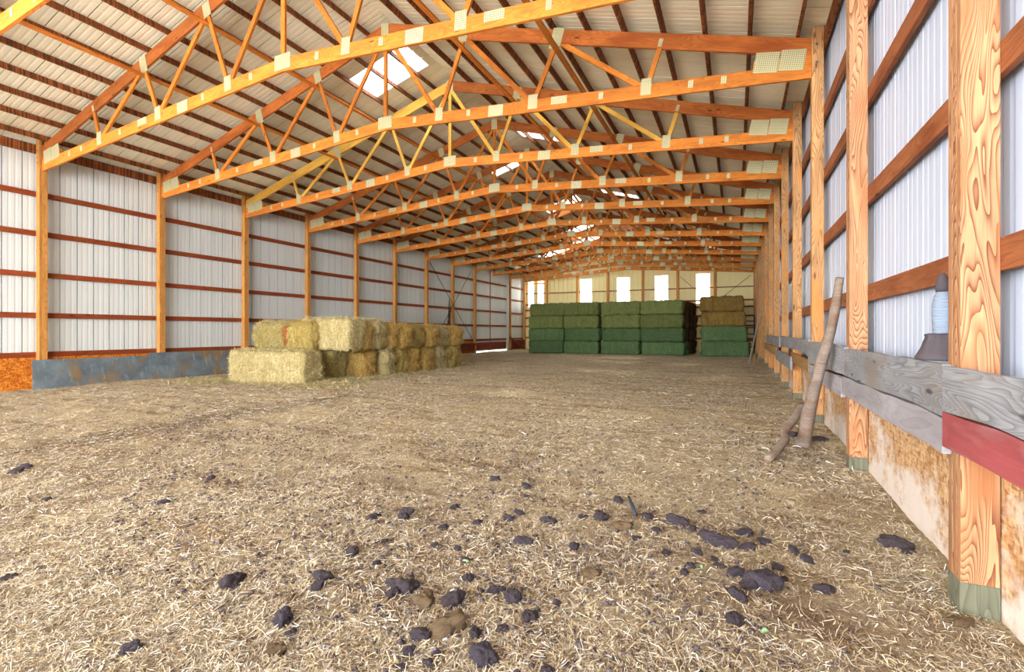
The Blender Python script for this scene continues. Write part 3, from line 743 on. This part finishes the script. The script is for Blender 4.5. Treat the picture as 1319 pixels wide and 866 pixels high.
place_bale('straw_bale', me, hr, (-9.53, 9.52, zt + .005), R(2), 'pale greenish bale with a broad flat front on the upper layer', G)
edges = [9.86, 10.22, 10.85, 11.30, 11.95, 12.75, 13.38, 14.15, 15.05]
tt = ['bale_gold', 'bale_pale', 'bale_gold', 'bale_gold', 'bale_olive', 'bale_gold', 'bale_pale', 'bale_gold']
for i in range(8):
    y0, y1 = edges[i], edges[i + 1]; me, hr = var[vi[tt[i]]]
    o = place_bale('straw_bale', me, hr, (-9.76 + random.uniform(-.05, .06), (y0 + y1) / 2, zt + (.05 if i == 1 else random.uniform(-.01, .01))), R(random.uniform(-2, 2)),
                   'upper straw bale, %s' % ('last one at the far end of the stack' if i == 7 else ORD[i] + ' behind the pale flat-fronted bale'), G)
    scaled(o, (y1 - y0) / .64, (.88, .96, .9, .88, .86, .86, .85, .84)[i])
# rear row of the stack against the wall side (seen above the front row only as its top edge) is the same bales' length

# --- green bales at the far end
GG = 'big green bales across the far end'
cols = [(-11.0, -8.88), (-8.86, -6.86), (-6.70, -4.62), (-4.58, -2.44)]
gm = {}
for key in ('green_top', 'green_low', 'brown_bale', 'dark_bale'):
    gm[key] = [bale_mesh('hay_bale', 2.08, .92, .72, M[key], 30 + k * 3 + len(key), 'x', 9, .06, 10, bulge=.035, corner=.12) for k in range(2)]
cn = ['leftmost stack', 'second stack from the left', 'third stack from the left', 'fourth stack from the left']
lv = ['bottom', 'second up', 'third up', 'top']
for c, (x0, x1) in enumerate(cols):
    for l in range(4):
        key = 'green_low' if l < 2 else 'green_top'
        me = gm[key][(c + l) % 2]
        o = place_bale('hay_bale', me, None, ((x0 + x1) / 2 + random.uniform(-.04, .04), 26.78 + random.uniform(-.04, .04), l * .715 - .01), R(random.uniform(-1, 1)) + (math.pi if (c * 3 + l) % 2 else 0),
                       '%s green bale at the far end, %s of its %s' % ('deep' if l < 2 else 'olive', lv[l], cn[c]), GG)
        o.scale = ((x1 - x0) / 2.06, 1, 1.0)
for r_ in range(3):
    for l in range(4):
        me = gm['green_low' if l == 0 and r_ == 0 else 'dark_bale'][(r_ + l) % 2]
        o = place_bale('hay_bale', me, None, (-3.32 + random.uniform(-.03, .05) + .1 * r_, 27.8 + r_ * 1.0, l * .71 - .01), R(random.uniform(-1, 1)),
                       'dull brown bale behind the fourth green stack, %s layer, row %s back' % (lv[l], ('one', 'two', 'three')[r_]), 'brown bales behind the fourth green stack')
for l in range(4):
    me = gm['green_low' if l < 2 else 'brown_bale'][l % 2]
    o = place_bale('hay_bale', me, None, (-.56 + (.06, 0, -.03, -.1)[l], 26.8, (0, .76, 1.52, 2.24)[l] - .01), R((0, .5, -1, 2)[l]),
                   '%s bale in the lone stack at the far right, %s' % ('deep green' if l < 2 else 'brown', lv[l]), 'bales of the lone far right stack')
    o.scale = ((1.06, 1.02, .98, .95)[l], 1, (1.06, 1.06, 1.0, 1.06)[l])
# stock gate behind the lone stack
t = empty('stock_gate', (.15, 29.3, 0)); tag(t, 'dark blue tubular gate standing behind the lone far right stack', 'gate')
for z in (.4, .75, 1.1, 1.45, 1.8, 2.1): tube_obj('rail', [(-.1, 0, z), (.75, 0, z)], .025, M['gate'], t, res=8)
for x in (-.1, .75): tube_obj('upright', [(x, 0, .0), (x, 0, 2.15)], .03, M['gate'], t, res=8)

# ------------------------------------------------------------------ litter
def strand_field(name, n, sampler, length, width, mat, lift=.012, dirbias=None, flatn=.25):
    P = sampler(n); z = np.array([ground(x, y) for x, y in P]); pos = np.column_stack([P, z + rng.uniform(0, lift, n)])
    a = rng.uniform(0, 2 * math.pi, n)
    if dirbias is not None: a = np.where(rng.random(n) < .5, dirbias + rng.normal(0, .5, n), a)
    Ls = length * rng.uniform(.35, 1.7, n); Ws = width * rng.uniform(.6, 1.5, n)
    d = np.column_stack([np.cos(a), np.sin(a), rng.normal(0, flatn, n)]); sd = np.column_stack([-np.sin(a), np.cos(a), rng.normal(0, .5, n)])
    bend = rng.normal(0, .06, n) * Ls
    p0 = pos - d * Ls[:, None] / 2; p1 = pos + sd * bend[:, None] + np.array([0, 0, .3]) * np.abs(bend)[:, None]; p2 = pos + d * Ls[:, None] / 2
    p0[:, 2] = np.maximum(p0[:, 2], z - .012); p2[:, 2] = np.maximum(p2[:, 2], z - .012)
    sdw = sd * Ws[:, None] / 2; V = np.empty((n, 6, 3)); V[:, 0] = p0 - sdw; V[:, 1] = p0 + sdw; V[:, 2] = p1 - sdw; V[:, 3] = p1 + sdw; V[:, 4] = p2 - sdw * .6; V[:, 5] = p2 + sdw * .6
    me = bpy.data.meshes.new(name); me.vertices.add(n * 6); me.vertices.foreach_set('co', V.ravel().astype(np.float32))
    base = np.arange(n)[:, None] * 6; q = np.concatenate([base + np.array([0, 1, 3, 2]), base + np.array([2, 3, 5, 4])], axis=1).reshape(-1)
    me.loops.add(len(q)); me.loops.foreach_set('vertex_index', q.astype(np.int32))
    me.polygons.add(n * 2); me.polygons.foreach_set('loop_start', (np.arange(n * 2) * 4).astype(np.int32))
    me.materials.append(mat); me.update(calc_edges=True); me.validate()
    return obj(name, me)
def near_sampler(y0, y1, pw):
    def f(n):
        out = []
        while len(out) < n:
            u = rng.random(); y = y0 * (y1 / y0) ** (u ** pw); xl = max(A + .1, -3.0 * y - 1.0); xr = min(B + .1, .55 * y + .5)
            x = xr - (xr - xl) * rng.random() ** (1.25 if y < 6 else 1.0)
            if noise.noise(Vector((x * 1.3, y * 1.3, 3))) + .55 * rng.random() * 2 < .15: continue
            out.append((x, y))
        return np.array(out)
    return f
o = strand_field('straw_litter', 170000, near_sampler(.75, 6.5, 1.0), .055, .0018, M['straw'], .010); tag(o, 'loose dry straw covering the trampled floor near the viewer', 'straw', kind='stuff')
o = strand_field('straw_chaff', 200000, near_sampler(.75, 11.0, .95), .020, .0030, M['straw'], .010, flatn=.5); tag(o, 'fine broken chaff trodden between the straw on the floor', 'chaff', kind='stuff')
o = strand_field('straw_litter', 200000, near_sampler(4.5, 26.0, .8), .065, .0036, M['straw'], .010); tag(o, 'loose dry straw covering the floor farther down the barn', 'straw', kind='stuff')
def hay_sampler(n):
    c = rng.choice(4, n, p=[.4, .2, .25, .15])
    cx = np.array([-9.2, -11.9, -9.0, -8.55])[c]; cy = np.array([8.25, 7.9, 9.3, 11.5])[c]; sx = np.array([.75, .35, .35, .2])[c]; sy = np.array([.25, .3, .5, 1.6])[c]
    return np.column_stack([cx + rng.normal(size=n) * sx, cy + rng.normal(size=n) * sy])
o = strand_field('fallen_hay', 16000, hay_sampler, .09, .005, M['hay_pale'], .07, flatn=.4); tag(o, 'pale green hay fallen around the foot of the straw stack', 'hay', kind='stuff')

# ------------------------------------------------------------------ manure clods
def clod_mesh(seed, lumps, mat, flat_=.7):
    bm = bmesh.new(); rd = random.Random(seed); bmesh.ops.create_icosphere(bm, subdivisions=4, radius=1)
    cs = [Vector((rd.uniform(-.7, .7), rd.uniform(-.7, .7), rd.uniform(-.1, .35))).normalized() for _ in range(lumps)]
    for v in bm.verts:
        d = v.co.normalized(); o = 0
        for c in cs: o = max(o, max(0, d.dot(c)) ** 5 * .34)
        r = .72 + o + .22 * noise.noise(d * 1.9 + Vector((seed, 0, 0))) + .10 * noise.noise(d * 5 + Vector((0, seed, 0))) + .08 * noise.noise(d * 10 + Vector((seed, seed, 0))) + .05 * noise.noise(d * 21 + Vector((seed, 0, seed)))
        v.co = Vector((d.x * r, d.y * r, d.z * r * flat_))
    me = bpy.data.meshes.new('manure_clod'); bm.to_mesh(me); bm.free(); me.materials.append(mat)
    for p in me.polygons: p.use_smooth = True
    return me
CM = [clod_mesh(i, 3 + i % 4, M['clod']) for i in range(7)]; CB = [clod_mesh(20 + i, 5, M['clod_b'], .6) for i in range(2)]
# (x, y, radius, unique label or None, brown?)
CLODS = [
    (-1.493, 1.958, 0.0649, 'dark lumpy clod cluster left of centre, largest of that group', 0),
    (-1.5, 1.879, 0.0297, None, 0),
    (-1.511, 2.079, 0.016, None, 0),
    (-1.194, 1.956, 0.0507, 'knobbly near-black clod just left of the small green leaf', 0),
    (-1.975, 2.132, 0.0483, None, 0),
    (-1.89, 1.838, 0.043, 'flat dark clod left of the centre cluster, above a brown spot', 0),
    (-1.84, 1.75, 0.0375, None, 0),
    (-2.069, 2.775, 0.0484, None, 0),
    (-2.03, 2.688, 0.0418, None, 0),
    (-2.216, 2.588, 0.0417, None, 0),
    (-1.922, 2.355, 0.0234, None, 0),
    (-1.764, 2.098, 0.0252, None, 0),
    (-1.782, 2.218, 0.0175, None, 0),
    (-1.251, 2.187, 0.0359, None, 0),
    (-1.36, 2.334, 0.0256, None, 0),
    (-1.712, 2.682, 0.0301, None, 0),
    (-1.175, 1.586, 0.0246, 'small blue-grey clod at the bottom centre, below the brown lumps', 0),
    (-1.186, 1.685, 0.0387, 'dark crumbling clod left of the big pale brown lump', 0),
    (-1.105, 1.761, 0.0721, 'big pale brown straw-filled lump at the bottom centre', 1),
    (-1.322, 1.91, 0.0545, 'pale brown lump right of the dark cluster at centre left', 1),
    (-1.058, 1.602, 0.0181, None, 0),
    (-1.053, 1.546, 0.0264, None, 0),
    (-1.148, 1.505, 0.0206, None, 0),
    (-0.883, 1.658, 0.0507, 'dark broken clod at the bottom edge, centre', 0),
    (-1.15, 2.667, 0.0508, 'dark wedge-shaped clod on its own, centre of the foreground', 0),
    (-0.958, 2.101, 0.0514, 'right one of two big dark clods touching at the centre', 0),
    (-1.062, 2.13, 0.0378, 'left one of two big dark clods touching at the centre', 0),
    (-0.823, 1.986, 0.041, 'grey domed clod below the touching pair at the centre', 0),
    (-0.755, 2.141, 0.0252, None, 0),
    (-0.856, 2.711, 0.0314, None, 0),
    (-0.675, 2.439, 0.0437, 'low flat brownish clod half buried right of centre', 1),
    (-1.14, 3.078, 0.0468, None, 0),
    (-1.411, 3.007, 0.037, None, 0),
    (-1.374, 3.106, 0.0324, None, 0),
    (-0.837, 3.278, 0.0476, None, 0),
    (-0.954, 3.231, 0.0371, None, 0),
    (-1.559, 2.838, 0.0308, None, 0),
    (-1.559, 3.681, 0.0445, None, 0),
    (-1.455, 3.452, 0.0238, None, 0),
    (-1.869, 3.732, 0.0398, None, 0),
    (-0.795, 3.645, 0.0406, None, 0),
    (-0.891, 1.844, 0.026, None, 0),
    (-0.668, 3.154, 0.06, 'grey-brown mound beside the black stick', 1),
    (-0.629, 1.699, 0.0258, None, 0),
    (-0.986, 1.782, 0.0291, None, 0),
    (-0.142, 3.214, 0.0711, 'left half of the long blue-black clod right of centre', 0),
    (-0.067, 3.179, 0.0649, 'right half of the long blue-black clod right of centre', 0),
    (0.066, 3.196, 0.0412, None, 0),
    (0.045, 3.419, 0.0491, None, 0),
    (0.151, 3.358, 0.038, None, 0),
    (-0.203, 2.996, 0.0357, None, 0),
    (0.132, 2.772, 0.0784, 'wide dark clod cluster, largest on the right side', 0),
    (0.071, 2.727, 0.0467, 'dark lobe joined to the left of the widest right side cluster', 0),
    (0.007, 2.578, 0.0446, 'round dark clod above another one, right foreground', 0),
    (-0.003, 2.368, 0.0411, 'lowest round dark clod, right foreground', 0),
    (-0.004, 2.839, 0.0411, None, 0),
    (-0.081, 2.88, 0.0253, None, 0),
    (0.2, 3.027, 0.0297, None, 0),
    (-0.225, 2.795, 0.0251, None, 0),
    (-0.248, 2.699, 0.0244, None, 0),
    (-0.356, 3.407, 0.0671, 'dark uneven clod just left of the long blue-black one', 0),
    (-0.253, 3.32, 0.0348, None, 0),
    (-0.549, 3.414, 0.0424, None, 0),
    (-0.363, 2.906, 0.0266, None, 0),
    (0.988, 3.669, 0.0743, 'flattened grey clod close to the stained panel on the right', 0),
    (1.015, 3.558, 0.0313, None, 0),
    (0.367, 3.203, 0.0351, None, 0),
    (0.404, 2.882, 0.0429, 'dark clod half covered by straw, between the right clods and the right wall', 0),
    (0.309, 3.276, 0.0362, None, 0),
    (1.069, 2.801, 0.0434, 'grey clump at the foot of the nearest post', 1),
    (0.83, 6.516, 0.0709, None, 0),
    (0.922, 6.525, 0.0617, None, 0),
    (0.611, 6.652, 0.0645, None, 0),
    (-2.271, 1.614, 0.0576, 'flat grey clod lying apart at the left foreground', 0),
    (-2.061, 1.573, 0.0218, None, 0),
    (-1.764, 1.487, 0.0498, 'dark clod at the lower left, above a brown one', 0),
    (-1.673, 1.452, 0.0225, None, 0),
    (-1.638, 1.348, 0.0364, 'dark brown clod at the lower left, nearest the bottom edge there', 1),
    (-1.861, 1.623, 0.0322, None, 1),
    (-2.13, 1.102, 0.0361, 'grey pad near the bottom left corner', 0),
    (-3.341, 1.179, 0.0313, None, 0),
    (-3.786, 2.169, 0.0339, None, 0),
    (-4.08, 2.724, 0.0332, None, 0),
    (-3.32, 1.301, 0.0204, None, 0),
    (-2.213, 2.616, 0.0262, None, 0),
    (-1.48, 1.77, 0.0177, None, 0),
    (-1.837, 3.01, 0.0334, None, 0),
    (-1.317, 3.438, 0.0234, None, 0),
    (-0.111, 2.971, 0.0218, None, 0),
    (0.228, 2.902, 0.0202, None, 0),
    (-1.276, 2.569, 0.0228, None, 0),
    (-1.132, 2.108, 0.019, None, 0),
    (-0.55, 3.018, 0.0284, None, 0),
    (-0.46, 3.188, 0.0295, None, 0),
    (-0.213, 3.675, 0.0273, None, 0),
    (-4.704, 1.875, 0.035, None, 0),
    (-5.936, 2.227, 0.0501, None, 0),
    (-5.793, 2.096, 0.0549, None, 0),
    (0.588, 3.424, 0.0228, None, 0),
    (0.648, 3.009, 0.0157, None, 0),
    (-1.607, 2.417, 0.0228, None, 0),
    (-1.457, 2.43, 0.0224, None, 0),
]
dupn = 0
for i, (x, y, r_, lb, br) in enumerate(CLODS):
    if x > B - r_ and y < 8: x = B - r_
    me = (CB[i % 2] if br else CM[i % 7]); o = obj('manure_clod', me, None, (x, y, ground(x, y) + r_ * .2)); r_ *= 1.12; o.scale = (r_ * 1.15, r_ * random.uniform(.8, 1.05), r_)
    o.rotation_euler = (random.uniform(-.2, .2), random.uniform(-.2, .2), random.uniform(0, 6.28))
    if lb: tag(o, lb, 'clod', 'large manure clods in the foreground')
    elif x > .1: tag(o, 'small dark clod in the straw along the foot of the right wall', 'clod', 'small clods near the right wall')
    elif x > -1.05: tag(o, 'small dark clod scattered among the large clods right of centre', 'clod', 'small clods right of centre')
    elif x > -2.2: tag(o, 'small dark clod scattered among the large clods at the centre foreground', 'clod', 'small clods centre foreground')
    else: tag(o, 'small dark clod lying alone in the paler straw at the left', 'clod', 'small clods at the left')
# crumbs nobody could count
def crumbs(n):
    vs = []; fs = []
    ico = [(0, 0, 1), (.9, 0, .3), (.3, .85, .3), (-.7, .5, .3), (-.7, -.5, .3), (.3, -.85, .3), (0, 0, -.6)]
    k = 0
    while k < n:
        y = random.uniform(1.4, 11); x = random.uniform(max(-11, -1.5 * y - 1), min(.8, .4 * y))
        if noise.noise(Vector((x * .7, y * .7, 8))) < random.uniform(-.25, .45) - (.25 if y < 5 else 0): continue
        r_ = random.choice((.005, .007, .010, .016)) * random.uniform(.7, 1.2); z = ground(x, y); b = len(vs); a = random.uniform(0, 6)
        for p in ico:
            j = random.uniform(.7, 1.25); vs.append((x + r_ * j * (p[0] * math.cos(a) - p[1] * math.sin(a)), y + r_ * j * (p[0] * math.sin(a) + p[1] * math.cos(a)), z + r_ * .3 + r_ * .7 * j * p[2]))
        for q in range(5):
            fs.append((b, b + 1 + q, b + 1 + (q + 1) % 5)); fs.append((b + 6, b + 1 + (q + 1) % 5, b + 1 + q))
        k += 1
    return new_mesh('manure_crumbs', vs, fs, M['clod'], True)
tag(obj('manure_crumbs', crumbs(12000)), 'countless small dark crumbs trodden into the straw floor', 'crumbs', kind='stuff')
gz = ground(-.68, 3.5)
tag(tube_obj('black_stick', [(-.715, 3.60, gz + .075), (-.68, 3.53, gz + .05), (-.63, 3.42, gz + .01)], [.008, .013, .012], M['gate'], res=8, wob=.3), 'short black stick poking out of the straw among the clods right of centre', 'stick')
def leaf(x, y, s, lb):
    vs = [(-s, 0, 0), (-.4 * s, .42 * s, .012), (.4 * s, .45 * s, .016), (s, 0, .004), (.4 * s, -.4 * s, .012), (-.4 * s, -.42 * s, .010), (0, 0, .002)]
    lo = [(a, b, c - .0012) for a, b, c in vs]
    fs = [(i, (i + 1) % 6, 6) for i in range(6)] + [((i + 1) % 6 + 7, i + 7, 13) for i in range(6)] + [(i, i + 7, (i + 1) % 6 + 7, (i + 1) % 6) for i in range(6)]
    o = obj('fallen_leaf', new_mesh('fallen_leaf', vs, fs, M['leaf']), None, (x, y, ground(x, y) + .02)); o.rotation_euler = (.2, .1, x * 7); tag(o, lb, 'leaf')
leaf(-1.33, 2.30, .022, 'small pale green leaf among the dark clods at the centre foreground')
leaf(-.17, 2.78, .02, 'small pale green leaf under a dark clod right of centre')
leaf(.11, 2.31, .022, 'small green leaf on the bare straw near the lower right')

# ------------------------------------------------------------------ light
w = bpy.data.worlds.new('World'); S.world = w; w.use_nodes = True; nt = w.node_tree; bg = nt.nodes['Background']
tc = nt.nodes.new('ShaderNodeTexCoord'); sp = nt.nodes.new('ShaderNodeSeparateXYZ'); rp = nt.nodes.new('ShaderNodeValToRGB')
nt.links.new(tc.outputs['Generated'], sp.inputs[0]); nt.links.new(sp.outputs[2], rp.inputs[0]); nt.links.new(rp.outputs[0], bg.inputs[0])
rp.color_ramp.elements[0].position = 0; rp.color_ramp.elements[0].color = (1, .96, .9, 1); rp.color_ramp.elements[1].position = .6; rp.color_ramp.elements[1].color = (.62, .78, 1, 1)
bg.inputs[1].default_value = 5.5
def sun(name, energy, ang, elev, azim, col):
    l = bpy.data.lights.new(name, 'SUN'); l.energy = energy; l.angle = R(ang); l.color = col
    o = bpy.data.objects.new(name, l); C.objects.link(o)
    d = Vector((math.sin(R(azim)) * math.cos(R(elev)), math.cos(R(azim)) * math.cos(R(elev)), -math.sin(R(elev))))
    o.rotation_euler = d.to_track_quat('-Z', 'Y').to_euler(); return o
sun('sun', 16, 3, 42, 152, (1, .93, .8))
def area(name, loc, size, energy, target, col):
    l = bpy.data.lights.new(name, 'AREA'); l.shape = 'RECTANGLE'; l.size, l.size_y = size; l.energy = energy; l.color = col
    o = bpy.data.objects.new(name, l); C.objects.link(o); o.location = loc
    o.rotation_euler = (Vector(target) - Vector(loc)).to_track_quat('-Z', 'Y').to_euler(); return o
area('front_opening_fill', (CX, YF - .3, 2.6), (14, 5), 3600, (CX, 20, 3.2), (1, .97, .93))  # added lamp across the open end, filling the interior with soft light

# ------------------------------------------------------------------ camera
cam = bpy.data.cameras.new('camera'); co = bpy.data.objects.new('camera', cam); C.objects.link(co)
co.location = (0, 0, 1.25); co.rotation_euler = (R(90), 0, .43005)
cam.sensor_width = 36; cam.lens = 629 / 1319 * 36; cam.shift_y = -6 / 1319; cam.clip_start = .02; cam.clip_end = 300
S.camera = co
S.view_settings.view_transform = 'Standard'; S.view_settings.look = 'None'; S.view_settings.gamma = 1; S.view_settings.use_curve_mapping = False
S.view_settings.exposure = 0.22
